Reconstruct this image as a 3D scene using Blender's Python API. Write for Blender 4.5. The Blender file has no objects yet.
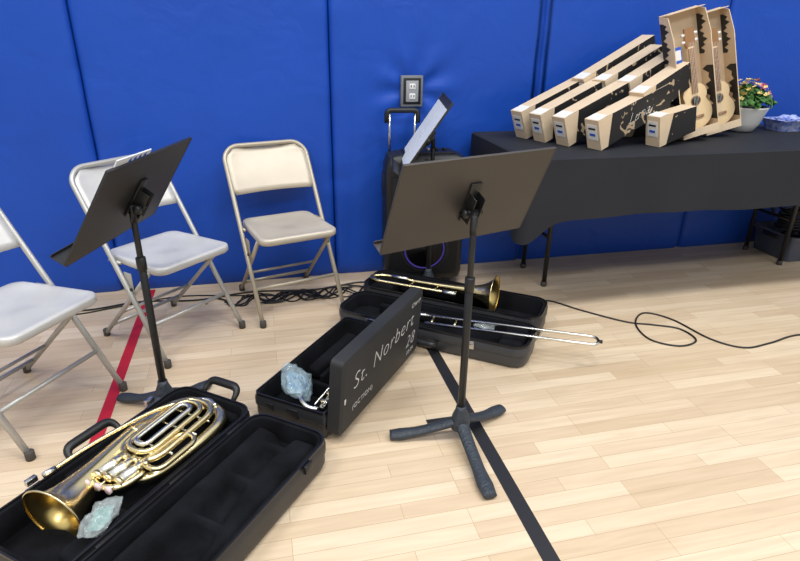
import bpy, bmesh, math, random
from mathutils import Matrix, Vector, noise
random.seed(4)
S=bpy.context.scene
try:
    S.view_settings.view_transform='Standard'; S.view_settings.look='None'; S.view_settings.exposure=0.0
except Exception: pass
COL=S.collection
rad=math.radians
V=Vector

# ---------------------------------------------------------------- materials
def lin(c):
    return tuple(((x/255)/12.92 if x/255<=.04045 else ((x/255+.055)/1.055)**2.4) for x in c)+(1,)
def mat(name,rgb,rough=.5,metal=0,noise_amt=0,nscale=8,bump=0,bscale=60,coat=0,emis=None,sheen=0,spec=None,alpha=None,trans=0,rgb2=None,bdist=.01):
    m=bpy.data.materials.new(name); m.use_nodes=True
    nt=m.node_tree; b=nt.nodes['Principled BSDF']
    b.inputs['Base Color'].default_value=lin(rgb); b.inputs['Roughness'].default_value=rough
    b.inputs['Metallic'].default_value=metal; b.inputs['Coat Weight'].default_value=coat
    b.inputs['Sheen Weight'].default_value=sheen
    if trans: b.inputs['Transmission Weight'].default_value=trans
    if alpha is not None: b.inputs['Alpha'].default_value=alpha
    if spec is not None: b.inputs['Specular IOR Level'].default_value=spec
    if emis: b.inputs['Emission Color'].default_value=lin(emis[0]); b.inputs['Emission Strength'].default_value=emis[1]
    tc=nt.nodes.new('ShaderNodeTexCoord')
    if noise_amt or rgb2:
        n=nt.nodes.new('ShaderNodeTexNoise'); n.inputs['Scale'].default_value=nscale; n.inputs['Detail'].default_value=4
        nt.links.new(tc.outputs['Object'],n.inputs['Vector'])
        r=nt.nodes.new('ShaderNodeValToRGB'); c=lin(rgb)
        k=noise_amt
        r.color_ramp.elements[0].position=.3; r.color_ramp.elements[1].position=.7
        r.color_ramp.elements[0].color=lin(rgb2) if rgb2 else (c[0]*(1-k),c[1]*(1-k),c[2]*(1-k),1)
        r.color_ramp.elements[1].color=c if rgb2 else (min(1,c[0]*(1+k)),min(1,c[1]*(1+k)),min(1,c[2]*(1+k)),1)
        nt.links.new(n.outputs['Fac'],r.inputs['Fac']); nt.links.new(r.outputs['Color'],b.inputs['Base Color'])
    if bump:
        n2=nt.nodes.new('ShaderNodeTexNoise'); n2.inputs['Scale'].default_value=bscale; n2.inputs['Detail'].default_value=5
        nt.links.new(tc.outputs['Object'],n2.inputs['Vector'])
        bp=nt.nodes.new('ShaderNodeBump'); bp.inputs['Strength'].default_value=bump; bp.inputs['Distance'].default_value=bdist
        nt.links.new(n2.outputs['Fac'],bp.inputs['Height']); nt.links.new(bp.outputs['Normal'],b.inputs['Normal'])
    return m
def print_mat(name,c1,c2,scale,thr,dist=2.5):
    m=bpy.data.materials.new(name); m.use_nodes=True; nt=m.node_tree; b=nt.nodes['Principled BSDF']
    b.inputs['Roughness'].default_value=.6
    tc=nt.nodes.new('ShaderNodeTexCoord')
    n=nt.nodes.new('ShaderNodeTexNoise'); n.inputs['Scale'].default_value=scale; n.inputs['Detail'].default_value=1; n.inputs['Distortion'].default_value=dist
    nt.links.new(tc.outputs['Object'],n.inputs['Vector'])
    r=nt.nodes.new('ShaderNodeValToRGB'); r.color_ramp.interpolation='CONSTANT'
    r.color_ramp.elements[0].color=lin(c1); r.color_ramp.elements[1].color=lin(c2); r.color_ramp.elements[1].position=thr
    nt.links.new(n.outputs['Fac'],r.inputs['Fac']); nt.links.new(r.outputs['Color'],b.inputs['Base Color'])
    return m
M={}
M['chair']=mat('chair_enamel_grey',(204,203,200),.4,.2,.08,6)
M['chairb']=mat('chair_enamel_beige',(202,192,174),.42,.2,.06,6)
M['tubeg']=mat('chair_tube_grey',(184,183,178),.35,.4)
M['tubeb']=mat('chair_tube_beige',(180,171,152),.38,.35)
M['rubber']=mat('rubber_foot',(70,66,62),.7)
M['stand']=mat('stand_black_satin',(30,31,33),.42,.1,bump=.08,bscale=300)
M['deskb']=mat('desk_black_lit',(68,64,61),.5,.15,.06,5,bump=.08,bscale=300)  # black desk as brownish grey: light falling on it put into the colour
M['deska']=mat('desk_black_matte',(40,40,42),.5,.1,bump=.08,bscale=300)
M['cast']=mat('cast_iron_crackle',(50,57,66),.45,.1,bump=.5,bscale=120)
M['shell']=mat('case_abs_shell',(38,39,42),.42,bump=.2,bscale=260,bdist=.003)
M['shellg']=mat('case_abs_shell_grey',(58,59,62),.36,bump=.2,bscale=260,bdist=.003)
M['shellm']=mat('case_abs_shell_matte',(46,47,49),.6,bump=.2,bscale=260,bdist=.003,spec=.3)
M['trim']=mat('case_rim',(22,22,24),.3)
M['plush']=mat('plush_lining',(19,20,24),.95,bump=.6,bscale=220,bdist=.004,noise_amt=.6,nscale=9,spec=.15)
M['brass']=mat('lacquered_brass',(240,222,172),.25,1,.06,5)
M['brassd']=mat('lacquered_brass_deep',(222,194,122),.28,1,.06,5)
M['silver']=mat('nickel_silver',(230,228,218),.25,1)
M['chrome']=mat('chrome',(200,202,205),.22,1)
M['pearl']=mat('pearl',(226,202,204),.25)
M['cloth']=mat('tablecloth_black',(34,36,42),.75,bump=.15,bscale=500,bdist=.002,noise_amt=.1,nscale=3,spec=.3)
M['card']=mat('cardboard',(214,192,162),.8,noise_amt=.05,nscale=12)
M['label']=mat('paper_label',(226,226,224),.6)
M['paper']=mat('sheet_paper',(216,222,230),.7)
M['blueprint']=mat('blue_ink',(40,90,190),.6)
M['black']=mat('black_plastic',(24,25,27),.45)
M['inkblack']=mat('black_ink',(30,29,30),.6)
M['grey']=mat('grey_plastic',(150,152,156),.5)
M['dark']=mat('dark_metal',(48,48,50),.4,.6)
M['white']=mat('white_ceramic',(232,232,228),.25,coat=.3)
M['uke']=mat('light_wood',(232,206,162),.45,noise_amt=.06,nscale=9)
M['ukneck']=mat('neck_wood',(150,112,76),.5)
M['leaf']=mat('leaf_green',(66,112,50),.55,noise_amt=.35,nscale=30)
M['yellow']=mat('petal_yellow',(238,210,130),.6)
M['pink']=mat('petal_pink',(205,110,125),.6)
M['soil']=mat('soil',(60,42,30),.9)
M['bag']=mat('plastic_bag_tinted',(190,214,224),.1,alpha=.28,spec=1.0)
M['bagw']=mat('plastic_bag_clear',(214,224,224),.1,alpha=.26,spec=1.0)
M['green']=mat('green_cloth',(88,140,132),.7,rgb2=(150,180,175),nscale=30)
M['bluec']=mat('blue_cloth',(84,130,164),.7,rgb2=(160,182,194),nscale=30)
M['chalk']=mat('chalk_paint',(196,196,194),.8)
M['steel']=mat('steel_plate',(120,124,130),.5,.3)
M['red']=mat('red_floor_line',(186,28,48),.5)
M['tape']=mat('black_floor_line',(34,34,38),.5)
M['led']=mat('purple_led',(60,45,130),.5,emis=((90,70,220),.12))
M['basket']=mat('blue_basket',(40,80,190),.5,rgb2=(200,210,235),nscale=35)
M['bin']=mat('smoky_bin_plastic',(84,90,106),.22,alpha=.8)
M['print2']=print_mat('box_black_print',(28,27,28),(176,156,128),16,.66,1.5)
M['grill']=mat('speaker_grill',(20,21,24),.6,.2,bump=.7,bscale=220,bdist=.003)

def wall_mat():
    m=bpy.data.materials.new('wall_pad_vinyl_blue'); m.use_nodes=True; nt=m.node_tree; b=nt.nodes['Principled BSDF']
    tc=nt.nodes.new('ShaderNodeTexCoord')
    n=nt.nodes.new('ShaderNodeTexNoise'); n.inputs['Scale'].default_value=1.2; n.inputs['Detail'].default_value=3
    nt.links.new(tc.outputs['Object'],n.inputs['Vector'])
    r=nt.nodes.new('ShaderNodeValToRGB'); r.color_ramp.elements[0].color=lin((18,66,162)); r.color_ramp.elements[1].color=lin((26,80,186))
    nt.links.new(n.outputs['Fac'],r.inputs['Fac']); nt.links.new(r.outputs['Color'],b.inputs['Base Color'])
    b.inputs['Roughness'].default_value=.45; b.inputs['Specular IOR Level'].default_value=.35
    n2=nt.nodes.new('ShaderNodeTexNoise'); n2.inputs['Scale'].default_value=5; n2.inputs['Detail'].default_value=3; n2.inputs['Distortion'].default_value=1
    nt.links.new(tc.outputs['Object'],n2.inputs['Vector'])
    bp=nt.nodes.new('ShaderNodeBump'); bp.inputs['Strength'].default_value=.2; bp.inputs['Distance'].default_value=.03
    nt.links.new(n2.outputs['Fac'],bp.inputs['Height']); nt.links.new(bp.outputs['Normal'],b.inputs['Normal'])
    return m
def floor_mat():
    m=bpy.data.materials.new('maple_strip_floor'); m.use_nodes=True; nt=m.node_tree; b=nt.nodes['Principled BSDF']
    N=nt.nodes.new; L=nt.links.new
    tc=N('ShaderNodeTexCoord')
    br=N('ShaderNodeTexBrick'); br.inputs['Scale'].default_value=1; br.inputs['Brick Width'].default_value=.55; br.inputs['Row Height'].default_value=.062
    br.inputs['Mortar Size'].default_value=.0009; br.inputs['Mortar Smooth'].default_value=.3; br.inputs['Bias'].default_value=-.1
    br.offset=.37; br.offset_frequency=3
    br.inputs['Color1'].default_value=lin((226,206,178)); br.inputs['Color2'].default_value=lin((207,183,152)); br.inputs['Mortar'].default_value=lin((180,154,124))
    L(tc.outputs['Object'],br.inputs['Vector'])
    mp=N('ShaderNodeMapping'); mp.inputs['Scale'].default_value=(2.2,26,1); L(tc.outputs['Object'],mp.inputs['Vector'])
    n=N('ShaderNodeTexNoise'); n.inputs['Scale'].default_value=1.6; n.inputs['Detail'].default_value=5; n.inputs['Distortion'].default_value=.5; L(mp.outputs['Vector'],n.inputs['Vector'])
    r=N('ShaderNodeValToRGB'); r.color_ramp.elements[0].position=.3; r.color_ramp.elements[1].position=.7
    r.color_ramp.elements[0].color=(.78,.74,.69,1); r.color_ramp.elements[1].color=(1,1,1,1); L(n.outputs['Fac'],r.inputs['Fac'])
    mx=N('ShaderNodeMix'); mx.data_type='RGBA'; mx.blend_type='MULTIPLY'; mx.inputs['Factor'].default_value=.6
    L(br.outputs['Color'],mx.inputs['A']); L(r.outputs['Color'],mx.inputs['B']); L(mx.outputs['Result'],b.inputs['Base Color'])
    b.inputs['Roughness'].default_value=.33; b.inputs['Specular IOR Level'].default_value=.4
    return m

# ---------------------------------------------------------------- geometry helpers
class Grp:
    cur=None
def G(name,loc=(0,0,0),rotz=0,mtx=None):
    e=bpy.data.objects.new(name,None); COL.objects.link(e); e.empty_display_size=.1
    e.matrix_world = mtx if mtx is not None else Matrix.Translation(V(loc))@Matrix.Rotation(rotz,4,'Z')
    Grp.cur=e; return e
def mk(name,verts,faces,mats,fm=None,smooth=True,mtx=None,parent='cur'):
    me=bpy.data.meshes.new(name); 
    if mtx is not None: verts=[mtx@V(v) for v in verts]
    me.from_pydata([tuple(v) for v in verts],[],faces)
    if not isinstance(mats,(list,tuple)): mats=[mats]
    for m in mats: me.materials.append(m)
    if fm: 
        for p,i in zip(me.polygons,fm): p.material_index=i
    if smooth:
        for p in me.polygons: p.use_smooth=True
    me.update()
    bm=bmesh.new(); bm.from_mesh(me); bmesh.ops.recalc_face_normals(bm,faces=bm.faces); bm.to_mesh(me); bm.free()
    o=bpy.data.objects.new(name,me); COL.objects.link(o)
    if parent=='cur': o.parent=Grp.cur
    return o
def T(x=0,y=0,z=0): return Matrix.Translation((x,y,z))
def R(a,ax): return Matrix.Rotation(rad(a),4,ax)
def sharp_(o,a):
    try: o.data.set_sharp_from_angle(angle=rad(a))
    except Exception: pass
def box(name,size,loc,m,bev=.004,mtx=None,seg=2,smooth=False,parent='cur',rz=0):
    bm=bmesh.new(); bmesh.ops.create_cube(bm,size=1)
    for v in bm.verts: v.co=V((v.co.x*size[0],v.co.y*size[1],v.co.z*size[2]))
    if bev>0: bmesh.ops.bevel(bm,geom=bm.edges[:],offset=min(bev,min(size)*.45),segments=seg,affect='EDGES',profile=.5)
    mm=T(*loc)@R(rz,'Z')
    if mtx is not None: mm=mtx@mm
    vs=[mm@v.co for v in bm.verts]; bm.verts.index_update()
    fs=[[v.index for v in f.verts] for f in bm.faces]; bm.free()
    o=mk(name,vs,fs,m,smooth=bev>0,parent=parent)
    if bev>0: sharp_(o,40)
    return o
def cr(pts,n=8,closed=False):
    P=[V(p) for p in pts]; out=[]; k=len(P)
    rng=range(k if closed else k-1)
    for i in rng:
        if closed: a,b,c,d=P[(i-1)%k],P[i],P[(i+1)%k],P[(i+2)%k]
        else:
            b,c=P[i],P[i+1]; a=P[i-1] if i>0 else b*2-c; d=P[i+2] if i+2<k else c*2-b
        for j in range(n):
            t=j/n
            out.append(.5*((2*b)+(c-a)*t+(2*a-5*b+4*c-d)*t*t+(3*b-a-3*c+d)*t**3))
    if not closed: out.append(P[-1])
    return out
def rc(pts,r,n=6,closed=False):
    P=[V(p) for p in pts]; out=[]; k=len(P)
    for i in range(k):
        if not closed and i in(0,k-1): out.append(P[i]); continue
        a,b,c=P[i-1],P[i],P[(i+1)%k]
        d1=(a-b); d2=(c-b); q=min(r,d1.length*.49,d2.length*.49)
        p1=b+d1.normalized()*q; p2=b+d2.normalized()*q
        for j in range(n+1):
            t=j/n; out.append((1-t)**2*p1+2*t*(1-t)*b+t*t*p2)
    return out
def tube(name,pts,r,m,sides=12,closed=False,mtx=None,cap=True,sq=(1,1)):
    P=[V(p) for p in pts]; k=len(P)
    Rr=r if isinstance(r,(list,tuple)) else [r]*k
    if len(Rr)!=k:
        Rr=[(lambda f:(Rr[int(f)]*(1-(f-int(f)))+Rr[min(int(f)+1,len(Rr)-1)]*(f-int(f))))(i*(len(Rr)-1)/(k-1)) for i in range(k)]
    verts=[];faces=[]
    def tan(i):
        if closed: return (P[(i+1)%k]-P[i-1]).normalized()
        if i==0: return (P[1]-P[0]).normalized()
        if i==k-1: return (P[-1]-P[-2]).normalized()
        return (P[i+1]-P[i-1]).normalized()
    t=tan(0); u=t.orthogonal().normalized() if abs(t.z)>.95 else t.cross(V((0,0,1))).normalized()
    for i in range(k):
        t=tan(i); u=(u-t*u.dot(t)).normalized(); w=t.cross(u)
        for j in range(sides):
            a=2*math.pi*j/sides
            verts.append(P[i]+(u*math.cos(a)*sq[0]+w*math.sin(a)*sq[1])*Rr[i])
    for i in range(k if closed else k-1):
        for j in range(sides):
            a=i*sides+j; b=i*sides+(j+1)%sides; i2=(i+1)%k
            faces.append([a,b,i2*sides+(j+1)%sides,i2*sides+j])
    if cap and not closed:
        faces.append(list(range(sides))[::-1]); faces.append([(k-1)*sides+j for j in range(sides)])
    return mk(name,verts,faces,m,mtx=mtx)
def lathe(name,prof,m,mtx=None,n=40,cap=False,fm=None):
    verts=[];faces=[];idx=[]
    for (r,z) in prof:
        for j in range(n):
            a=2*math.pi*j/n; verts.append((r*math.cos(a),r*math.sin(a),z))
    for i in range(len(prof)-1):
        for j in range(n):
            faces.append([i*n+j,i*n+(j+1)%n,(i+1)*n+(j+1)%n,(i+1)*n+j]); idx.append(fm[i] if fm else 0)
    if cap:
        faces.append(list(range(n))); idx.append(fm[0] if fm else 0)
        faces.append([(len(prof)-1)*n+j for j in range(n)]); idx.append(fm[-1] if fm else 0)
    return mk(name,verts,faces,m,fm=idx,mtx=mtx)
def cyl(name,r,h,loc,m,mtx=None,n=24,axis='Z'):
    mm=T(*loc)
    if axis=='X': mm=mm@R(90,'Y')
    if axis=='Y': mm=mm@R(90,'X')
    if mtx is not None: mm=mtx@mm
    b=min(r,h)*.12
    o=lathe(name,[(r-b,-h/2),(r,-h/2+b),(r,h/2-b),(r-b,h/2)],m,mtx=mm,n=n,cap=True)
    sharp_(o,50); return o
def prism(name,poly,th,m,mtx=None,bev=0,smooth=False):
    bm=bmesh.new(); vs=[bm.verts.new((p[0],p[1],0)) for p in poly]; f=bm.faces.new(vs)
    r=bmesh.ops.extrude_face_region(bm,geom=[f]); 
    for v in [g for g in r['geom'] if isinstance(g,bmesh.types.BMVert)]: v.co.z+=th
    if bev: 
        bmesh.ops.recalc_face_normals(bm,faces=bm.faces)
        es=[e for e in bm.edges if len(e.link_faces)==2 and e.calc_face_angle(0)>rad(50)]
        bmesh.ops.bevel(bm,geom=es,offset=bev,segments=2,affect='EDGES')
    bm.verts.index_update(); vv=[v.co.copy() for v in bm.verts]; ff=[[v.index for v in f.verts] for f in bm.faces]; bm.free()
    o=mk(name,vv,ff,m,smooth=True,mtx=mtx); sharp_(o,35); return o
def rrect(x0,y0,x1,y1,r,n=5):
    out=[]
    for cx,cy,a0 in ((x1-r,y1-r,0),(x0+r,y1-r,90),(x0+r,y0+r,180),(x1-r,y0+r,270)):
        for i in range(n+1):
            a=rad(a0+90*i/n); out.append((cx+r*math.cos(a),cy+r*math.sin(a)))
    return out
def loft(name,loops,mats,fm=None,capa=True,capb=True,mtx=None,sharp=40):
    n=len(loops[0]); verts=[p for l in loops for p in l]; faces=[];idx=[]
    for i in range(len(loops)-1):
        for j in range(n):
            faces.append([i*n+j,i*n+(j+1)%n,(i+1)*n+(j+1)%n,(i+1)*n+j]); idx.append(fm[i] if fm else 0)
    if capa: faces.append(list(range(n))); idx.append(fm[0] if fm else 0)
    if capb: faces.append([(len(loops)-1)*n+j for j in range(n)]); idx.append(fm[-1] if fm else 0)
    o=mk(name,verts,faces,mats,fm=idx,mtx=mtx); sharp_(o,sharp); return o
def tray(name,x0,y0,x1,y1,h,mtx=None,r=.04,wall=.018,floor_z=.03,shell='shell'):
    spec=[(.02,0,0),(.008,.008,0),(0,.03,0),(0,h*.55,0),(-.004,h*.6,0),(-.004,h-.02,0),(0,h-.012,1),(0,h,1),(.006,h,1),(.006,h-.006,2),(wall,h-.006,2),(wall+.004,h-.02,2),(wall+.008,floor_z+.01,2),(wall+.02,floor_z,2)]
    loops=[];fm=[]
    for ins,z,mi in spec:
        rr=max(.012,r-ins*.6)
        loops.append([(p[0],p[1],z) for p in rrect(x0+ins,y0+ins,x1-ins,y1-ins,rr)]); fm.append(mi)
    return loft(name,loops,[M[shell],M['trim'],M['plush']],fm=fm,mtx=mtx,sharp=30)
def crumple(name,size,loc,m,seed=0,amp=.5,sub=4,mtx=None):
    bm=bmesh.new(); bmesh.ops.create_icosphere(bm,subdivisions=sub,radius=1)
    for v in bm.verts:
        n=noise.noise(v.co*2.2+V((seed,0,0)))+.6*abs(noise.noise(v.co*5+V((seed,3,0))))+.35*abs(noise.noise(v.co*11+V((seed,3,0))))
        c=v.co*(1+amp*n); v.co=V((c.x*size[0],c.y*size[1],max(-.6,c.z)*size[2]))
    bm.verts.index_update(); vv=[v.co.copy() for v in bm.verts]; ff=[[v.index for v in f.verts] for f in bm.faces]; bm.free()
    mm=T(*loc) if mtx is None else mtx@T(*loc)
    return mk(name,vv,ff,m,mtx=mm,smooth=False)
def bag(name,w,h,th,mtx,m,seed=0):
    """zip bag: two puffed, creased film sheets with sealed edges"""
    n=30; vs=[];fs=[]
    for s in(1,-1):
        for i in range(n+1):
            for j in range(n+1):
                u=-1+2*i/n; v=-1+2*j/n
                e=max(0,(1-u**4)*(1-v**4))
                p=V((u*1.6+seed,v*1.6,s))
                cre=abs(noise.noise(p))+.45*abs(noise.noise(p*2.6))
                bend=.18*w*noise.noise(V((u*1.2,v*1.2,seed)))+.05*w*abs(noise.noise(V((u*3,v*3,seed+7))))
                vs.append((u*w*(1-.08*v*v)+.006*noise.noise(p*1.5),v*h*(1-.10*u*u)+.008*noise.noise(p*1.7+V((0,0,9))),s*th*e**.6*(1.05-1.2*cre)+bend))
    q=(n+1)**2
    for s in(0,1):
        for i in range(n):
            for j in range(n):
                a=s*q+i*(n+1)+j; fs.append([a,a+n+1,a+n+2,a+1])
    return mk(name,vs,fs,m,mtx=mtx)
def text(name,s,size,mtx,m,ext=.0004,shear=0):
    cu=bpy.data.curves.new(name,'FONT'); cu.body=s; cu.size=size; cu.extrude=ext; cu.shear=shear; cu.space_character=1.12; cu.offset=-.0022 if size>.05 else -.0004
    o=bpy.data.objects.new(name,cu); COL.objects.link(o)
    bpy.context.view_layer.update()
    dg=bpy.context.evaluated_depsgraph_get(); me=bpy.data.meshes.new_from_object(o.evaluated_get(dg))
    me.transform(mtx); me.materials.clear(); me.materials.append(m)
    o2=bpy.data.objects.new(name,me); bpy.data.objects.remove(o); COL.objects.link(o2); o2.parent=Grp.cur
    return o2

# ---------------------------------------------------------------- room shell
WY=3.285
seams=[-4.48,-3.26,-2.04,-.82,.40,1.61,2.82,4.04,5.26,6.5]
def pad_off(x,z):
    d=min(abs(x-s) for s in seams)
    o=.034*(1-math.exp(-d/.014))
    o+=.005*noise.noise(V((x*1.3,z*1.1,1)))+.003*noise.noise(V((x*3.5+z*2,z*1.5,5)))
    dx=x-.86; dz=z-1.08; r=math.hypot(dx,dz); a=math.atan2(dz,dx)
    o+=.009*math.sin(7*a+1.2)*math.exp(-((r-.14)/.10)**2)
    o-=.018*math.exp(-(r/.10)**2)
    o+=.003*math.sin(z*19+noise.noise(V((z*3,x,0)))*4)*math.exp(-d/.07)
    for (sx,k,w) in ((-.62,.22,.02),(1.9,-.3,.03),(.52,.06,.02)):
        q=(x-sx-k*(z-.8)); o-=.004*math.exp(-(q/w)**2)
    o-=.02*math.exp(-z/.03)
    return o
nx=470; nz=110; x0,x1=-3.6,5.8; H=2.3
vs=[];fs=[]
xs=[x0+(x1-x0)*i/nx for i in range(nx+1)]
for s in seams:
    for dd in(-.03,-.015,-.006,0,.006,.015,.03):
        if x0<s+dd<x1: xs.append(s+dd)
xs=sorted(xs)
for x in xs:
    for k in range(nz+1):
        z=H*k/nz; vs.append((x,WY-pad_off(x,z),z))
for i in range(len(xs)-1):
    for k in range(nz):
        a=i*(nz+1)+k; fs.append([a,a+nz+1,a+nz+2,a+1])
mk('wall_back',vs,fs,wall_mat(),parent=None)
box('floor',(11,8,.05),(1,1.6,-.025),floor_mat(),0,parent=None)

Grp.cur=None
box('red_floor_line',(.045,1.9,.0016),(-.665,2.30,.0008),M['red'],0)
box('black_floor_line',(.05,2.6,.0016),(.722,1.45,.0008),M['tape'],0)
box('black_floor_tape_mark',(.15,.035,.0016),(.62,1.745,.0008),M['tape'],0)

# outlet
G('wall_power_outlet',(.845,WY-.04,1.075))
box('steel_surround',(.125,.03,.165),(0,0,0),M['steel'],.004)
box('dark_recess',(.100,.012,.140),(0,-.011,0),M['black'],.003)
box('cover_plate',(.070,.012,.112),(0,-.016,0),M['grey'],.003)
for dz in(.026,-.026):
    box('receptacle',(.034,.006,.03),(0,-.0225,dz),M['label'],.006)
    for dx in(-.008,.008): box('slot',(.004,.002,.012),(dx,-.0262,dz+.002),M['black'],0)

# ---------------------------------------------------------------- folding chairs
def chair(loc,facing_deg,ms,mt):
    G('folding_chair',(loc[0],loc[1],0),rad(facing_deg-90))
    hw=.222
    yf=.225; yt=-.275; zt=.82
    def fr(z,x=hw): return (x,yf+(yt-yf)*(z/zt),z)
    pts=[fr(.012),fr(.40),fr(.60),(hw,yf+(yt-yf)*.95,zt*.95),(hw*.78,yt,zt),(-hw*.78,yt,zt),(-hw,yf+(yt-yf)*.95,zt*.95),fr(.60,-hw),fr(.40,-hw),fr(.012,-hw)]
    tube('main_frame',rc(pts,.09,8),.0115,mt)
    for s in(-1,1):
        x=s*.195
        tube('rear_leg',[(x,.155,.43),(x,-.275,.012)],.0105,mt)
        cyl('rear_foot',.015,.035,(x,-.272,.018),M['rubber']); cyl('front_foot',.016,.035,(s*hw,yf-.008,.018),M['rubber'])
        box('pivot_plate',(.004,.05,.09),(s*.21,.02,.36),mt,.001)
        cyl('rivet',.007,.03,(s*.208,.035,.33),M['dark'],axis='X')
        tube('seat_link',[(s*.208,-.02,.44),(s*.208,-.10,.44)],.007,mt)
    tube('front_crossbar',[fr(.17,hw),fr(.17,-hw)],.009,mt)
    tube('rear_crossbar',[(.195,-.215,.075),(-.195,-.215,.075)],.009,mt)
    tube('rear_crossbar_upper',[(.195,-.12,.165),(-.195,-.12,.165)],.007,mt)
    outer=rrect(-.200,-.175,.200,.235,.05,6)
    loops=[]
    cx,cy=0,.035
    for sc,z in ((.97,.415),(1.0,.422),(1.0,.440),(.985,.448),(.93,.450),(.86,.444),(.6,.438),(.3,.435),(.02,.434)):
        loops.append([(cx+(p[0]-cx)*sc*(1-.06*(p[1]<0)),cy+(p[1]-cy)*sc,z+.01+.01*(p[1]-cy)) for p in outer])
    loft('seat',loops,ms,sharp=60)
    vs=[];fs=[];n=16;k=8
    for side in(0,1):
        for i in range(n+1):
            u=-1+2*i/n
            for j in range(k+1):
                t=j/k; z=.595+.212*t
                y=yf+(yt-yf)*(z/zt)-.028*(1-u*u)+(.006*math.sin(math.pi*t)) + (.004 if side else -.004)
                w=hw-.006
                if t>.75: w-=.05*((t-.75)/.25)**2
                if t<.15: w-=.012*((.15-t)/.15)**2
                vs.append((u*w,y,z))
    q=(n+1)*(k+1)
    for s in(0,1):
        for i in range(n):
            for j in range(k):
                a=s*q+i*(k+1)+j; fs.append([a,a+k+1,a+k+2,a+1])
    for i in range(n):
        for j in(0,k):
            a=i*(k+1)+j; fs.append([a,a+k+1,a+k+1+q,a+q])
    for i in(0,n):
        for j in range(k):
            a=i*(k+1)+j; fs.append([a,a+1,a+1+q,a+q])
    mk('back_rest',vs,fs,ms)
chair((-.93,2.15),-31.6,M['chair'],M['tubeg'])
chair((-.465,2.680),-45.5,M['chair'],M['tubeg'])
fa=-74; f=V((math.cos(rad(fa)),math.sin(rad(fa)))); rr=V((-f.y,f.x))
o3=V((-.05,2.655))+rr*.222-f*.225
chair((o3.x,o3.y),fa,M['chairb'],M['tubeb'])

# ---------------------------------------------------------------- music stands
def stand(loc,center,nang,tilt,legs,mdesk,W=.57,Hd=.345):
    G('music_stand',(0,0,0))
    x,y=loc
    for a,legr in legs:
        d=V((math.cos(rad(a)),math.sin(rad(a)),0)); o=V((x,y,0))
        pts=cr([o+V((0,0,.085)),o+d*.05+V((0,0,.062)),o+d*(legr*.52)+V((0,0,.036)),o+d*(legr*.8)+V((0,0,.022)),o+d*legr+V((0,0,.018))],5)
        tube('base_leg',pts,[.018,.024,.022,.022,.027,.022],M['cast'],sides=12,sq=(1.05,.62))
    lathe('base_hub',[(.034,.045),(.036,.07),(.030,.10),(.02,.125),(.018,.14)],M['cast'],mtx=T(x,y,0),cap=True)
    zc=center[2]
    cyl('lower_tube',.0135,.50,(x,y,.37),M['stand'])
    cyl('clutch_collar',.017,.05,(x,y,.625),M['stand'])
    cyl('upper_tube',.0105,zc-.02-.55,(x,y,(zc-.02+.55)/2),M['stand'])
    nh=V((math.cos(rad(nang)),math.sin(rad(nang)),0)); t=rad(tilt)
    h=(-nh*math.sin(t)+V((0,0,math.cos(t)))); n=(nh*math.cos(t)+V((0,0,math.sin(t)))); w=h.cross(n)
    mm=Matrix(((w.x,h.x,n.x,center[0]),(w.y,h.y,n.y,center[1]),(w.z,h.z,n.z,center[2]),(0,0,0,1)))
    prism('desk_plate',rrect(-W/2,-Hd/2,W/2,Hd/2,.012,3),.003,mdesk,mtx=mm)
    box('desk_ledge',(W,.003,.055),(0,-Hd/2,.027),mdesk,.001,mtx=mm)
    box('ledge_lip',(W,.014,.003),(0,-Hd/2+.005,.054),mdesk,.001,mtx=mm)
    for s in(-1,1): box('side_flange',(.003,Hd,.010),(s*(W/2),0,.004),mdesk,.001,mtx=mm)
    box('top_flange',(W,.003,.010),(0,Hd/2,.004),mdesk,.001,mtx=mm)
    box('desk_bracket',(.045,.15,.008),(0,0,-.005),M['stand'],.003,mtx=mm)
    for s in(-1,1): box('bracket_ear',(.004,.10,.045),(s*.018,-.01,-.026),M['stand'],.002,mtx=mm)
    p=mm@V((0,-.02,-.035))
    tube('tilt_arm',[p,V((x,y,zc-.03)),V((x,y,zc-.08))],.012,M['stand'])
    tube('pivot_bolt',[mm@V((-.03,-.02,-.035)),mm@V((.03,-.02,-.035))],.011,M['dark'])
    tube('pivot_knob',[mm@V((.03,-.02,-.035)),mm@V((.045,-.02,-.035))],.016,M['stand'])
    return mm
mmB=stand((.640,1.64),(.657,1.735,.88),107.2,23.5,((170,.26),(27,.24),(-91,.325)),M['deskb'],W=.59)
mmA=stand((-.435,2.04),(-.425,2.075,.857),161,33,((150,.22),(42,.2),(-128,.2)),M['deska'],W=.56,Hd=.36)
prism('sheet_music',[(.03,-.16),(.24,-.16),(.24,.205),(.03,.198)],.004,M['paper'],mtx=mmA@T(0,0,.006))
prism('sheet_music',[(-.22,-.16),(.0,-.16),(.0,.165),(-.22,.165)],.004,M['paper'],mtx=mmA@T(0,0,.006))
for i in range(4):
    prism('ink_mark',[(.05+.03*i,.15-.01*(i%2)),(.065+.03*i,.14),(.075+.03*i,.19),(.06+.03*i,.195)],.0055,M['blueprint'],mtx=mmA@T(0,0,.0055))
mmC=stand((.885,2.925),(.83,2.91,.90),168,34,((178,.2),(-28,.2),(75,.12)),M['deska'],W=.46,Hd=.42)
for k,(a,b) in enumerate(((-.22,-.01),(.01,.22))):
    prism('sheet_music',[(a,-.18),(b,-.18),(b,.17),(a,.17)],.004,M['paper'],mtx=mmC@T(0,0,.006))

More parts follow.
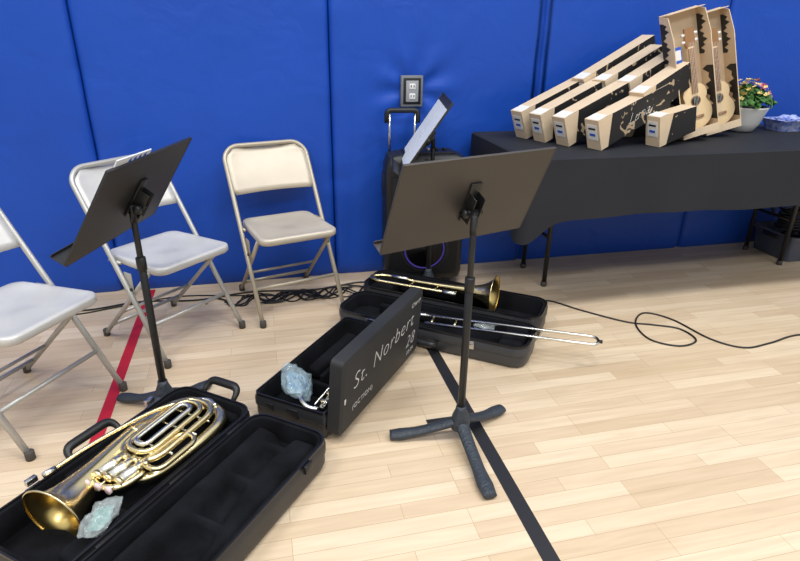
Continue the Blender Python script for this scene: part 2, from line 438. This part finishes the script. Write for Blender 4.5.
# ---------------------------------------------------------------- baritone horn case
ang=math.atan2(-.78,-.625)
CA=Matrix.Translation((-.36,2.02,0))@Matrix.Rotation(ang,4,'Z')
G('horn_case',mtx=CA)
L=.80
tray('case_base',0,0,L,.345,.13,r=.06)
tray('case_lid',0,.352,L,.665,.12,r=.06)
for x in(.12,.38,.64): 
    box('hinge',(.07,.012,.006),(x,.348,.118),M['dark'],.002)
for x in(.15,.60):
    box('latch',(.05,.012,.045),(x,-.008,.10),M['chrome'],.003); box('latch_catch',(.035,.016,.02),(x,-.012,.14),M['chrome'],.003)
    box('latch_catch',(.04,.012,.03),(x,.672,.10),M['dark'],.003)
def handle(name,p0,p1,out,r=.013):
    p0=V(p0);p1=V(p1);out=V(out)
    tube(name,rc([p0,p0+out,p1+out,p1],.035,6),[r*.7,r,r*1.25,r*1.25,r,r*.7],M['stand'])
handle('side_handle',(.28,-.0,.09),(.46,-.0,.09),(0,-.06,.04))
handle('end_handle',(.0,.09,.10),(.0,.23,.10),(-.055,0,.045))
def plush(name,x,y,z,sx,sy,sz,rz=0,b=.02): box(name,(sx,sy,sz),(x,y,z),M['plush'],b,seg=5,rz=rz)
n1,n2=80,34; vs=[];fs=[]
for i in range(n1+1):
    for j in range(n2+1):
        x=.03+(L-.06)*i/n1; y=.382+.253*j/n2
        yc=.505
        wid=.035+.055*max(0,min(1,(x-.35)/.3))**1.5
        q=abs(y-yc+.02*math.sin(x*9))-wid
        s=1/(1+math.exp(-q/.008))
        for xc in(.10,.27,.45):
            s=max(s,.9*math.exp(-((x-xc)/.018)**4))
        end=min(1,max(0,(L-.10-x)/.05))
        hgt=.034+.062*s+.004*noise.noise(V((x*12,y*12,2)))
        hgt=hgt if x<L-.1 else .09*(1-end)+hgt*end
        edge=min(x-.03,L-.03-x,y-.382,.635-y)
        hgt=hgt*(.75+.25*min(1,edge/.02))
        vs.append((x,y,hgt))
for i in range(n1):
    for j in range(n2):
        a=i*(n2+1)+j; fs.append([a,a+n2+1,a+n2+2,a+1])
mk('moulded_lid_plush',vs,fs,M['plush'])
plush('base_padding',.040,.17,.06,.04,.25,.08)
plush('base_padding',.40,.320,.07,.50,.02,.09)
plush('base_padding',.30,.022,.07,.45,.02,.08)
plush('accessory_box',.62,.285,.06,.20,.09,.07)
bag('plastic_pouch',.070,.042,.024,T(.60,.280,.128)@R(25,'Z')@R(12,'X'),M['bagw'],3)
bag('pouch_contents',.045,.026,.014,T(.60,.282,.125)@R(30,'Z')@R(12,'X'),M['green'],8)

# ---------------------------------------------------------------- baritone horn (compact coiled wrap)
G('baritone_horn',mtx=CA@T(.012,.006,.02)@Matrix.Scale(.955,4))
bx,by,bz=.665,.135,.10
prof=[(.103,-.002),(.106,0),(.106,.003),(.101,.004),(.086,.014),(.073,.032),(.063,.058),(.055,.095),(.048,.14),(.042,.19),(.037,.25),(.033,.31),(.030,.36)]
axis=(V((.20,.062,.092))-V((bx,by,bz))); ax=axis.normalized()
ax=(ax+V((0,0,.10))).normalized(); 
q=V((0,0,1)).rotation_difference(ax).to_matrix().to_4x4()
lathe('bell_flare',prof,M['brass'],mtx=T(bx,by,bz-.01)@q,n=56)
lathe('bell_interior',[(r-.002,z+.001) for r,z in prof],M['brassd'],mtx=T(bx,by,bz-.01)@q,n=56)
P0=V((bx,by,bz-.01))+ax*.36
tube('main_bow',cr([P0,P0+V((-.05,-.008,-.004)),(.18,.062,.105),(.11,.068,.10),(.065,.10,.10),(.048,.15,.10),(.048,.205,.10),(.068,.255,.10),(.12,.288,.10),(.20,.296,.10),(.30,.293,.098),(.38,.285,.096),(.43,.262,.096),(.44,.235,.10)],8),[.030,.029,.027,.025,.023,.021,.019,.017,.015],M['brass'],sides=18)
def oval(name,xa,xb,ya,yb,z,r,m=None,sk=0,zt=0):
    ww=(yb-ya)/2
    tube(name,rc([(xa,ya,z+zt),(xb,ya+sk,z),(xb,yb+sk,z),(xa,yb,z+zt)],ww*.98,9,True),r,m or M['brass'],closed=True,sides=14)
oval('main_tuning_slide',.080,.41,.105,.262,.132,.0115,zt=.012)
oval('second_slide_loop',.115,.39,.132,.235,.150,.0095,zt=.012)
oval('third_slide_loop',.150,.37,.158,.209,.164,.0085,M['silver'],zt=.01)
oval('first_slide_loop',.24,.42,.24,.315,.138,.0085)
tube('compensating_bow',cr([(.43,.11,.12),(.50,.12,.12),(.53,.16,.118),(.53,.21,.118),(.50,.25,.12),(.43,.262,.12)],6),.0115,M['brass'])
for i in range(3):
    y=.150+.042*i; x=.455-.004*i
    tube('valve_casing',[(x-.070,y,.128),(x+.050,y,.128)],.0175,M['silver'],sides=20)
    tube('valve_cap',[(x+.050,y,.128),(x+.063,y,.128)],.0195,M['brass'],sides=20)
    tube('valve_band',[(x-.01,y,.128),(x-.004,y,.128)],.0187,M['brass'],sides=20)
    tube('valve_cap_bottom',[(x-.070,y,.128),(x-.085,y,.128)],.0195,M['brass'],sides=20)
    tube('valve_stem',[(x+.063,y,.128),(x+.092,y,.128)],.004,M['silver'])
    tube('finger_button',[(x+.090,y,.128),(x+.098,y,.128)],.0135,M['pearl'],sides=18)
    tube('valve_port',[(x-.03,y,.135),(x-.03,y+.035,.15)],.0075,M['brass'])
tube('leadpipe',cr([(.56,.028,.150),(.46,.036,.155),(.34,.055,.158),(.22,.085,.16),(.13,.13,.155),(.10,.18,.15),(.12,.225,.15)],6),[.0065,.0075,.0095],M['brass'])
tube('mouthpiece_receiver',[(.56,.028,.150),(.60,.024,.150)],.0095,M['silver'])
for x,ya,yb,z in ((.22,.075,.285,.128),(.33,.07,.285,.128),(.14,.09,.27,.125)): tube('brace',[(x,ya,z),(x,yb,z)],.004,M['silver'])
tube('upper_bow_guard',cr([(.055,.13,.122),(.040,.178,.124),(.055,.225,.122)],5),.009,M['silver'])

# ---------------------------------------------------------------- saxophone case with chalk lettering
u=V((.62,.785)).normalized(); 
CB=Matrix.Translation((.152,1.715,0))@Matrix.Rotation(math.atan2(u.y,u.x),4,'Z')
G('saxophone_case',mtx=CB)
LN=.70; WN=.315
tray('case_base',0,0,LN,WN,.125,r=.02,wall=.012)
loops=[];fm=[]
hL=.32
for ins,z,mi in ((.012,-0.055,0),(.0,-.048,0),(0,-.002,0),(0,0,1),(.005,0,1),(.012,-.004,2),(.016,-.04,2)):
    loops.append([(p[0],p[1],z) for p in rrect(ins,ins,LN-ins,hL-ins,.02)]); fm.append(mi)
LB_=T(0,-.004,.040)@R(90+5,'X')
loft('case_lid',loops,[M['shellm'],M['trim'],M['plush']],fm=fm,mtx=LB_@Matrix.Scale(-1,4,(0,0,1)),sharp=30)
TX=LB_@T(0,0,.0555)
text('chalk_name','St. Norbert',.100,TX@T(.075,.165,0)@R(2,'Z'),M['chalk'],shear=.2)
text('chalk_number','28',.085,TX@T(.550,.085,0),M['chalk'],shear=.2)
text('chalk_small_label','(OCTION)',.032,TX@T(.08,.075,0),M['chalk'])
text('chalk_corner_mark','Charry',.03,TX@T(.57,.275,0),M['chalk'],shear=.4)
text('chalk_year','23-24',.026,TX@T(.57,.045,0),M['chalk'])
box('maker_badge',(.010,.022,.002),(.022,.15,.0),M['chalk'],.001,mtx=TX)
for x in(.08,.62): box('lid_hinge',(.05,.01,.05),(x,-.008,.09),M['chrome'],.002)
box('front_latch',(.01,.05,.04),(-.004,.14,.085),M['dark'],.003)
box('front_latch',(.01,.03,.03),(-.004,.24,.085),M['dark'],.003)
plush('inner_divider',.20,.17,.06,.02,.22,.07,0,.006); plush('inner_divider',.42,.17,.06,.35,.02,.07,0,.006)
plush('inner_padding',.46,.24,.06,.34,.06,.06); 
bag('plastic_bag',.088,.070,.032,T(.105,.190,.145)@R(30,'Z')@R(38,'X'),M['bag'],9)
bag('bag_contents',.062,.045,.020,T(.105,.188,.135)@R(30,'Z')@R(30,'X'),M['bluec'],15)
G('saxophone',mtx=CB@T(0,0,.03))
tube('body',cr([(.04,.04,.08),(.20,.055,.075),(.40,.07,.065),(.56,.08,.06)],6),[.012,.02,.028,.034],M['silver'],sides=18)
for i in range(9):
    x=.06+.05*i; cyl('key_cup',.010+.001*i,.008,(x,.045+.004*i,.10+.002*i),M['brass'])
tube('key_rod',[(.03,.025,.10),(.5,.045,.105)],.003,M['silver']); tube('key_rod',[(.03,.062,.098),(.5,.095,.10)],.003,M['silver'])
tube('neck',cr([(.03,.05,.08),(.015,.08,.09),(.03,.12,.10),(.07,.14,.10)],6),[.011,.008],M['silver'])
for i in range(5): tube('key_lever',cr([(.03+.03*i,.03,.10),(.04+.03*i,.02,.118),(.06+.03*i,.028,.11)],4),.004,M['silver'])

# ---------------------------------------------------------------- trombone case + trombone
CT=Matrix.Translation((.30,2.57,0))@Matrix.Rotation(math.atan2(-.60,.80),4,'Z')
G('trombone_case',mtx=CT)
LT=.96
tray('case_lid',0,0,LT,.26,.115,r=.07,shell='shellg')
tray('case_base',0.0,.27,LT,.53,.135,r=.07)
for x in(.1,.44,.80): box('hinge',(.06,.012,.005),(x,.265,.112),M['dark'],.002)
for x in(.2,.7): box('latch',(.045,.012,.04),(x,-.007,.085),M['chrome'],.003)
handle('carry_handle',(.40,-.004,.06),(.54,-.004,.06),(0,-.04,.0))
plush('end_padding',.87,.13,.06,.11,.20,.08); plush('end_padding',.08,.40,.07,.12,.20,.08)
plush('bell_padding',.40,.490,.08,.5,.05,.08); plush('lid_padding',.35,.05,.06,.5,.04,.06); plush('lid_padding',.35,.21,.06,.4,.03,.05)
bag('small_pouch',.05,.03,.015,T(.72,.16,.105),M['bagw'],2)
G('trombone',mtx=CT)
prof=[(.098,0),(.099,.002),(.097,.003),(.078,.016),(.06,.036),(.045,.065),(.034,.10),(.025,.15),(.018,.22),(.013,.32),(.0105,.45)]
bm0=V((.70,.415,.155)); ax=V((-1,.02,-.03)).normalized(); q=V((0,0,1)).rotation_difference(ax).to_matrix().to_4x4()
lathe('bell',prof,M['brass'],mtx=T(*bm0)@q,n=48); lathe('bell_inner',[(r-.0015,z+.001) for r,z in prof],M['brassd'],mtx=T(*bm0)@q,n=48)
e=bm0+ax*.45
tube('bell_tube',cr([e,(.14,e.y+.002,.145),(.07,e.y-.005,.145),(.025,e.y-.05,.15),(.07,e.y-.095,.155),(.16,e.y-.10,.155),(.45,e.y-.10,.16)],8),[.0105,.010,.009],M['brass'])
tube('tuning_slide_sleeve',[(.12,e.y+.002,.146),(.22,e.y+.001,.146)],.012,M['silver'])
tube('bell_brace',[(.26,e.y,.145),(.26,e.y-.10,.157)],.004,M['brass']); tube('bell_brace',[(.40,e.y+.0,.148),(.40,e.y-.10,.16)],.004,M['brass'])
tube('connector',[(.45,e.y-.10,.16),(.52,e.y-.10,.16)],.012,M['silver'])
sl0=V((.46,.07,.125)); sl1=V((1.235,.185,.13)); dv=(sl1-sl0).normalized(); pv=V((0,0.0,1)).cross(dv).normalized()*.038
tube('slide_outer',rc([sl0+pv,sl1+pv,sl1-pv,sl0-pv],.037,8),.0072,M['silver'])
tube('slide_crossbrace',[sl0+dv*.03+pv,sl0+dv*.03-pv],.005,M['brass']); tube('slide_crossbrace',[sl0+dv*.14+pv,sl0+dv*.14-pv],.005,M['brass'])
tube('slide_bow_bumper',[sl1,sl1+dv*.018],.008,M['dark'])
tube('mouthpiece',[sl0+pv,sl0+pv-dv*.05],[.008,.012],M['silver'])

# ---------------------------------------------------------------- portable PA speaker
G('portable_pa_speaker',(.88,3.07,0),rad(-6))
loops=[]
W2,D2=.225,.10
for ins,z in ((.03,.045),(.008,.06),(0,.10),(0,.64),(.004,.71),(.02,.76),(.06,.775)):
    loops.append([(p[0],p[1],z) for p in rrect(-W2+ins,-D2+ins*.6,W2-ins,D2-ins*.6,.035)])
loft('cabinet',loops,M['black'],sharp=50)
box('front_grille',(.38,.012,.56),(0,-D2-.002,.38),M['grill'],.006)
lathe('woofer_ring',[(.12,0),(.135,.006),(.14,0)],M['dark'],mtx=T(0,-D2-.006,.24)@R(90,'X'))
lathe('led_ring',[(.108,.002),(.112,.005),(.116,.002)],M['led'],mtx=T(0,-D2-.006,.24)@R(90,'X'))
lathe('woofer_cone',[(.02,.004),(.03,.0),(.10,.004)],M['black'],mtx=T(0,-D2-.006,.24)@R(90,'X'),cap=True)
lathe('tweeter_ring',[(.03,.0),(.05,.008),(.055,0)],M['dark'],mtx=T(0,-D2-.006,.50)@R(90,'X'))
box('control_panel',(.28,.13,.01),(.02,.0,.777),M['dark'],.004)
for i in range(5): cyl('control_knob',.010,.014,(-.07+.045*i,.0,.787),M['grey'] if i==2 else M['black'])
box('side_handle_recess',(.012,.09,.12),(-W2-.001,0,.60),M['dark'],.005)
for s in(-1,1):
    cyl('wheel',.04,.03,(s*.17,.07,.04),M['rubber'],axis='X'); cyl('wheel_hub',.018,.034,(s*.17,.07,.04),M['steel'],axis='X')
    box('front_foot',(.05,.03,.05),(s*.14,-.07,.026),M['black'],.006)
for x in(-.185,-.045): tube('telescopic_rod',[(x,.07,.75),(x,.07,.97)],.0075,M['chrome'])
tube('pull_handle',rc([(-.20,.07,.92),(-.20,.07,.985),(-.03,.07,.985),(-.03,.07,.92)],.025,6),.014,M['black'])

# ---------------------------------------------------------------- table with cloth
TZ=.85
tx0,tx1,ty0,ty1=1.19,3.75,2.42,3.205
G('folding_table',(0,0,0))
box('table_top',(tx1-tx0-.02,ty1-ty0-.02,.03),((tx0+tx1)/2,(ty0+ty1)/2,TZ-.02),M['dark'],.004)
for x in(1.58,3.27):
    for y in(2.85,3.14): 
        tube('leg',[(x,y,TZ-.03),(x,y,.012)],.014,M['dark']); cyl('leg_cap',.018,.03,(x,y,.015),M['rubber'])
    tube('leg_brace',[(x,2.85,.30),(x,3.14,.30)],.010,M['dark'])
    tube('fold_stay',[(x,2.99,.30),(x+(.30 if x<2 else -.30),2.99,TZ-.035)],.009,M['dark'])
G('tablecloth',(0,0,0))
base=rrect(tx0,ty0,tx1,ty1,.03,6)
dense=[]
for i in range(len(base)):
    a=V(base[i]+(0,)); b=V(base[(i+1)%len(base)]+(0,)); k=max(1,int((b-a).length/.02))
    for j in range(k): dense.append(a+(b-a)*j/k)
def nrm(i):
    a=dense[i-1]; b=dense[(i+1)%len(dense)]; d=(b-a).normalized(); return V((d.y,-d.x,0))
per=[0]
for i in range(1,len(dense)): per.append(per[-1]+(dense[i]-dense[i-1]).length)
loops=[]
rows=14
corners=[V((x,y,0)) for x in(tx0,tx1) for y in(ty0,ty1)]
for ins in(.016,.008,0): 
    loops.append([ (p.x-nrm(i).x*ins,p.y-nrm(i).y*ins,TZ+.003-(.001 if ins==.008 else 0)-(.005 if ins==0 else 0)) for i,p in enumerate(dense)])
for r_ in range(1,rows+1):
    t=r_/rows; lp=[]
    for i,p in enumerate(dense):
        dc=min((p-c).length for c in corners); cf=math.exp(-(dc/.12)**2)
        hem=.560-.11*cf+.006*math.sin(per[i]*5)
        z=TZ-.006-(TZ-.006-hem)*t
        amp=t*.014+cf*t*.04
        off=amp*(.5+.5*math.sin(per[i]*11+2*math.sin(per[i]*3)))+.006*t+cf*t*.015
        if p.y>ty1-.04: off*=.1
        n=nrm(i); lp.append((p.x+n.x*off,p.y+n.y*off,z))
    loops.append(lp)
loft('cloth',loops,M['cloth'],capa=True,capb=False,sharp=50)

# ---------------------------------------------------------------- ukulele boxes
def flame(x0,x1,z0,z1,ph,n=14):
    """jagged flame silhouette polygon"""
    top=[];
    for i in range(n+1):
        u=i/n; w=(.35+.65*abs(math.sin(u*7+ph)))*(1 if i%2 else .55)
        top.append((x0+(x1-x0)*w,z0+(z1-z0)*u))
    return [(x0,z0)]+top+[(x0,z1)]
def ubox(mtx,Lb=.60,Hb=.155,Wb=.085,script=False):
    m=mtx
    prof=[(0,0),(Lb,0),(Lb,Hb*.85),(.0,Hb)]
    vs=[(x,0,z) for x,z in prof]+[(x,Wb,z) for x,z in prof]
    fs=[[0,1,2,3],[7,6,5,4],[0,4,5,1],[1,5,6,2],[2,6,7,3],[3,7,4,0]]
    mk('ukulele_box',vs,fs,[M['card'],M['print2']],fm=[1,1,0,0,0,0],smooth=False,mtx=m)
    box('end_label',(.002,Wb*.7,Hb*.5),(-.001,Wb*.5,Hb*.58),M['label'],0,mtx=m)
    box('end_barcode',(.001,Wb*.4,Hb*.08),(-.0025,Wb*.5,Hb*.50),M['blueprint'],0,mtx=m)
    box('end_fine_print',(.001,Wb*.5,Hb*.06),(-.0025,Wb*.5,Hb*.70),M['dark'],0,mtx=m)
    mk('end_wrap',[(0,-.0012,0),(.05,-.0012,0),(.10,-.0012,Hb*.97),(0,-.0012,Hb)],[[0,1,2,3]],M['card'],mtx=m,smooth=False)
    if script: text('script_logo','Luna',.075,m@T(.20 if Lb>.5 else .13,-.0022,.045)@R(90,'X'),M['label'],shear=.6)
    box('tape_strip',(.06,Wb*.9,.001),(.04,Wb*.5,Hb*.995),M['label'],0,mtx=m)
G('stacked_ukulele_boxes',(0,0,0))
Z0=TZ+.004
def bm_(x,y,z,a,tilt=0,lean=0): return T(x,y,z)@R(a,'Z')@R(-tilt,'Y')@R(lean,'X')
for (x,y,z) in ((1.95,3.08,Z0),(1.97,2.99,Z0),(1.99,2.90,Z0)): ubox(bm_(x,y,z,2),Lb=.45)
for (x,y) in ((1.41,2.92),(1.46,2.80),(1.53,2.68),): ubox(bm_(x,y,Z0,17,22))
ubox(bm_(1.64,2.56,Z0,18,20),Lb=.52,script=True)
for (x,y) in ((1.80,3.00),(1.87,2.90),(1.95,2.80)): ubox(bm_(x,y,Z0+.16,16,26),Lb=.56 if y>2.92 else .45)
ubox(bm_(1.94,2.66,Z0+.12,19,26),Lb=.37,script=False)
ubox(bm_(1.99,2.59,Z0,15,14),Lb=.27)
# ---------------------------------------------------------------- ukuleles in display boxes
def uke(mtx):
    pts=[]
    n=44
    for i in range(n):
        a=2*math.pi*i/n; t=(1-math.cos(a))/2; s=1 if math.sin(a)>=0 else -1
        w1=.088*math.sqrt(max(0,1-((t-.34)/.345)**2)); w2=.066*math.sqrt(max(0,1-((t-.76)/.245)**2))
        w=max(w1,w2)
        if .45<t<.68: w=max(w,.057)
        pts.append((s*max(w,.002) if 0<i<n//2 or i>n//2 else 0,t*.24))
    prism('ukulele_body',pts,.055,M['uke'],mtx=mtx)
    cyl('rosette',.028,.0015,(0,.15,.0555),M['ukneck'],mtx=mtx); cyl('sound_hole',.022,.002,(0,.15,.0565),M['black'],mtx=mtx)
    box('bridge',(.07,.014,.008),(0,.065,.059),M['ukneck'],.002,mtx=mtx)
    box('neck',(.034,.20,.018),(0,.33,.046),M['uke'],.005,mtx=mtx)
    box('fretboard',(.034,.23,.005),(0,.305,.058),M['ukneck'],.001,mtx=mtx)
    for i in range(8): box('fret',(.034,.0015,.001),(0,.22+.025*i,.061),M['chrome'],0,mtx=mtx)
    prism('headstock',[(-.018,.42),(.018,.42),(.030,.45),(.026,.52),(-.026,.52),(-.030,.45)],.012,M['ukneck'],mtx=mtx@T(0,0,.042),bev=.002)
    for s in(-1,1):
        for k in(0,1): cyl('tuning_peg',.007,.016,(s*.034,.455+.035*k,.048),M['label'],axis='X',mtx=mtx)
    for k in range(4): box('string',(.0009,.39,.0009),(-.012+.008*k,.255,.063),M['label'],0,mtx=mtx)
def display(name,x,y,rz,lean,roll,tag):
    mt=T(x,y,Z0+.033)@R(rz,'Z')@R(-roll,'Y')@R(-lean,'X')
    G(name,mtx=mt)
    w,d,h=.200,.11,.64
    box('back_panel',(w,.004,h),(0,d/2,h/2),M['card'],0)
    for s in(-1,1):
        q=[(d/2,0),(-d/2,0),(-d/2,h*.80),(-d/2+.03,h*.97),(d/2,h)]
        sm=T(s*w/2-.002,0,0)@Matrix(((0,0,1,0),(1,0,0,0),(0,1,0,0),(0,0,0,1)))
        prism('side_panel',q,.004,M['card'],mtx=sm)
        for zz in (-.0008,.0042):
            prism('flame_print',flame(-d/2+.002,d/2-.012,.06,.34,1.0),.0006,M['inkblack'],mtx=sm@T(0,0,zz))
            prism('flame_print',flame(d/2-.002,-d/2+.03,.40,.60,2.2),.0006,M['inkblack'],mtx=sm@T(0,0,zz))
    box('bottom_panel',(w,d,.004),(0,0,.002),M['card'],0)
    box('front_lip',(w,.003,.04),(0,-d/2,.02),M['card'],0)
    box('top_flap',(w,.08,.003),(0,d/2-.04,h-.004),M['card'],0)
    if tag: 
        box('swing_tag',(.04,.002,.14),(-.06,-.012,.40),M['blueprint'],0); box('swing_tag_text',(.03,.001,.05),(-.06,-.0135,.43),M['label'],0)
    uke(T(0.01,.040,.028)@R(90,'X'))
display('ukulele_display_box',2.325,2.75,-5,5,16,True)
display('ukulele_display_box',2.555,2.85,-7,5,16,False)

# ---------------------------------------------------------------- potted plant
G('potted_primrose',(2.83,2.99,Z0))
lathe('pot',[(.055,.0),(.075,.008),(.10,.05),(.118,.11),(.128,.135),(.132,.145),(.122,.145),(.110,.125)],M['white'],n=48,cap=True)
lathe('soil',[(.001,.125),(.115,.125)],M['soil'])
vs=[];fs=[]
random.seed(11)
for i in range(260):
    a=random.uniform(0,6.283); rr=math.sqrt(random.random())*.14; z=.15+.12*(1-(rr/.155)**2)*random.uniform(.5,1)
    c=V((rr*math.cos(a),rr*math.sin(a),z)); s=random.uniform(.022,.036)
    rot=Matrix.Rotation(a,3,'Z')@Matrix.Rotation(random.uniform(-.2,1.0)*(.3+rr/.13),3,'Y')@Matrix.Rotation(random.uniform(-.5,.5),3,'X')
    b=len(vs)
    for p in ((-s,0,0),(-s*.3,s*.6,.006),(s*.6,s*.5,.002),(s,0,-.006),(s*.6,-s*.5,.002),(-s*.3,-s*.6,.006),(0,0,-.004)): vs.append(c+rot@V(p))
    for k in range(6): fs.append([b+6,b+k,b+(k+1)%6])
mk('foliage',vs,fs,M['leaf'])
vs=[];fs=[];fm=[]
for i in range(75):
    a=random.uniform(0,6.283); rr=math.sqrt(random.random())*.13; z=.275-.08*(rr/.13)**2+random.uniform(-.01,.025)
    c=V((rr*math.cos(a),rr*math.sin(a),z)); s=random.uniform(.012,.018)
    mi=0 if (rr*math.cos(a)<.03 or random.random()<.3) else 1
    rot=Matrix.Rotation(random.uniform(0,6),3,'Z')@Matrix.Rotation(random.uniform(.1,.9),3,'X')
    for k in range(5):
        an=k*2*math.pi/5; b=len(vs)
        for (r1,da,zz) in ((0,0,0),(s*.8,-.5,.003),(s*1.1,0,.005),(s*.8,.5,.003)): vs.append(c+rot@V((r1*math.cos(an+da),r1*math.sin(an+da),zz)))
        fs.append([b,b+1,b+2,b+3]); fm.append(mi)
mk('blossoms',vs,fs,[M['yellow'],M['pink']],fm=fm)

G('blue_patterned_basket',(3.17,2.98,Z0))
loops=[]
for ins,z in ((.02,0),(0,.06),(-.005,.065),(.006,.065),(.02,.01)):
    loops.append([(p[0],p[1],z) for p in rrect(-.13+ins,-.09+ins,.13-ins,.09-ins,.03)])
loft('basket',loops,M['basket'],sharp=40)
crumple('wrapped_sweets',(.08,.05,.03),(0,0,.05),M['basket'],seed=5)

# ---------------------------------------------------------------- storage bins under table
def bin_(name,x,y,w,d,h,z=0):
    G(name,(x,y,z))
    loops=[]
    for ins,zz in ((.025,0),(.02,.004),(.002,h-.02),(-.01,h-.018),(-.01,h),(.004,h),(.006,h-.02),(.025,.008)):
        loops.append([(p[0],p[1],zz) for p in rrect(-w/2+ins,-d/2+ins,w/2-ins,d/2-ins,.03)])
    loft('bin_shell',loops,M['bin'],sharp=40)
    for s in(-1,1): box('bin_handle',(.02,.12,.03),(s*(w/2+.012),0,h-.03),M['black'],.006)
bin_('storage_bin',3.57,3.02,.48,.34,.18)
random.seed(3)
for i in range(9):
    crumple('packed_item',(random.uniform(.05,.08),random.uniform(.04,.06),.04),(random.uniform(-.16,.16),random.uniform(-.09,.09),random.uniform(.06,.13)),random.choice([M['black'],M['dark'],M['plush']]),seed=i,amp=.3,sub=3)
G('coiled_microphone_cables',(3.55,3.03,.185))
for i in range(7):
    for_z=.012+.02*i
    tube('coiled_cable',[( (.17-.01*(i%3))*math.cos(a*.26),(.10-.01*(i%2))*math.sin(a*.26),for_z) for a in range(24)],.009,M['black'],closed=True,sides=8)

# ---------------------------------------------------------------- cables on the floor
def cable(name,pts,r=.0045,m='black'):
    Grp.cur=None
    return tube(name,cr([(p[0],p[1],(p[2] if len(p)>2 else r)) for p in pts],8),r,M[m],sides=8)
cable('extension_cable',[(1.42,2.66),(1.52,2.64),(1.63,2.50),(1.79,2.33),(1.91,2.27),(2.02,2.20),(2.02,2.08),(1.90,2.05),(1.80,2.14),(1.83,2.30),(1.95,2.40),(2.05,2.30),(2.10,2.08),(2.20,1.97),(2.36,1.98),(2.59,2.02),(2.9,1.95)])
random.seed(21)
G('tangled_floor_cables')
for k in range(9):
    pts=[]
    x=-.35+.05*k; y=2.99+.02*k
    for i in range(12):
        pts.append((x,min(3.2,y+.065*math.sin(i*1.3+k*1.7)-.02*k),.0045+.005*(k%3)))
        x+=random.uniform(.02,.085)
    tube('cable',cr(pts,8),.0042,M['black'],sides=8)
cable('wall_cable',[(-1.6,3.05),(-1.2,3.07),(-.95,3.04),(-.7,3.09),(-.4,3.05),(-.1,3.10),(.25,3.06),(.5,3.11),(.62,3.08)],.005)
cable('wall_cable',[(-1.6,2.98),(-1.25,3.02),(-1.0,3.0),(-.8,3.05),(-.5,3.12),(-.2,3.07),(.1,3.02),(.4,3.09),(.58,3.02)],.004)

# ---------------------------------------------------------------- light
w=bpy.data.worlds.new('gym_ambient'); S.world=w; w.use_nodes=True
nt=w.node_tree; bg=nt.nodes['Background']; bg.inputs['Strength'].default_value=.79
tc=nt.nodes.new('ShaderNodeTexCoord'); sp=nt.nodes.new('ShaderNodeSeparateXYZ'); rp=nt.nodes.new('ShaderNodeValToRGB')
nt.links.new(tc.outputs['Generated'],sp.inputs['Vector']); nt.links.new(sp.outputs['Z'],rp.inputs['Fac']); nt.links.new(rp.outputs['Color'],bg.inputs['Color'])
e=rp.color_ramp.elements; e[0].position=0; e[0].color=(.46,.46,.47,1); e[1].position=.6; e[1].color=(.93,.965,1,1)
def area(name,loc,sx,sy,power):
    l=bpy.data.lights.new(name,'AREA'); l.shape='RECTANGLE'; l.size=sx; l.size_y=sy; l.energy=power; l.color=(1,.992,.98)
    o=bpy.data.objects.new(name,l); COL.objects.link(o); o.location=loc
for i,(x,y) in enumerate(((-2.5,.8),(0.6,.8),(3.6,.8),(-1,-2.6),(2.4,-2.6))):
    area('ceiling_light',(x,y,5.2),1.8,.7,98)

# ---------------------------------------------------------------- camera
cd=bpy.data.cameras.new('camera'); co=bpy.data.objects.new('camera',cd); COL.objects.link(co)
cd.sensor_width=36; cd.sensor_fit='HORIZONTAL'; cd.lens=578/800*36; cd.clip_start=.02
co.matrix_world=Matrix.Translation((0,0,1.40))@Matrix.Rotation(-rad(13.8),4,'Z')@Matrix.Rotation(math.pi/2-rad(23.7),4,'X')@Matrix.Rotation(rad(.9),4,'Z')
S.camera=co
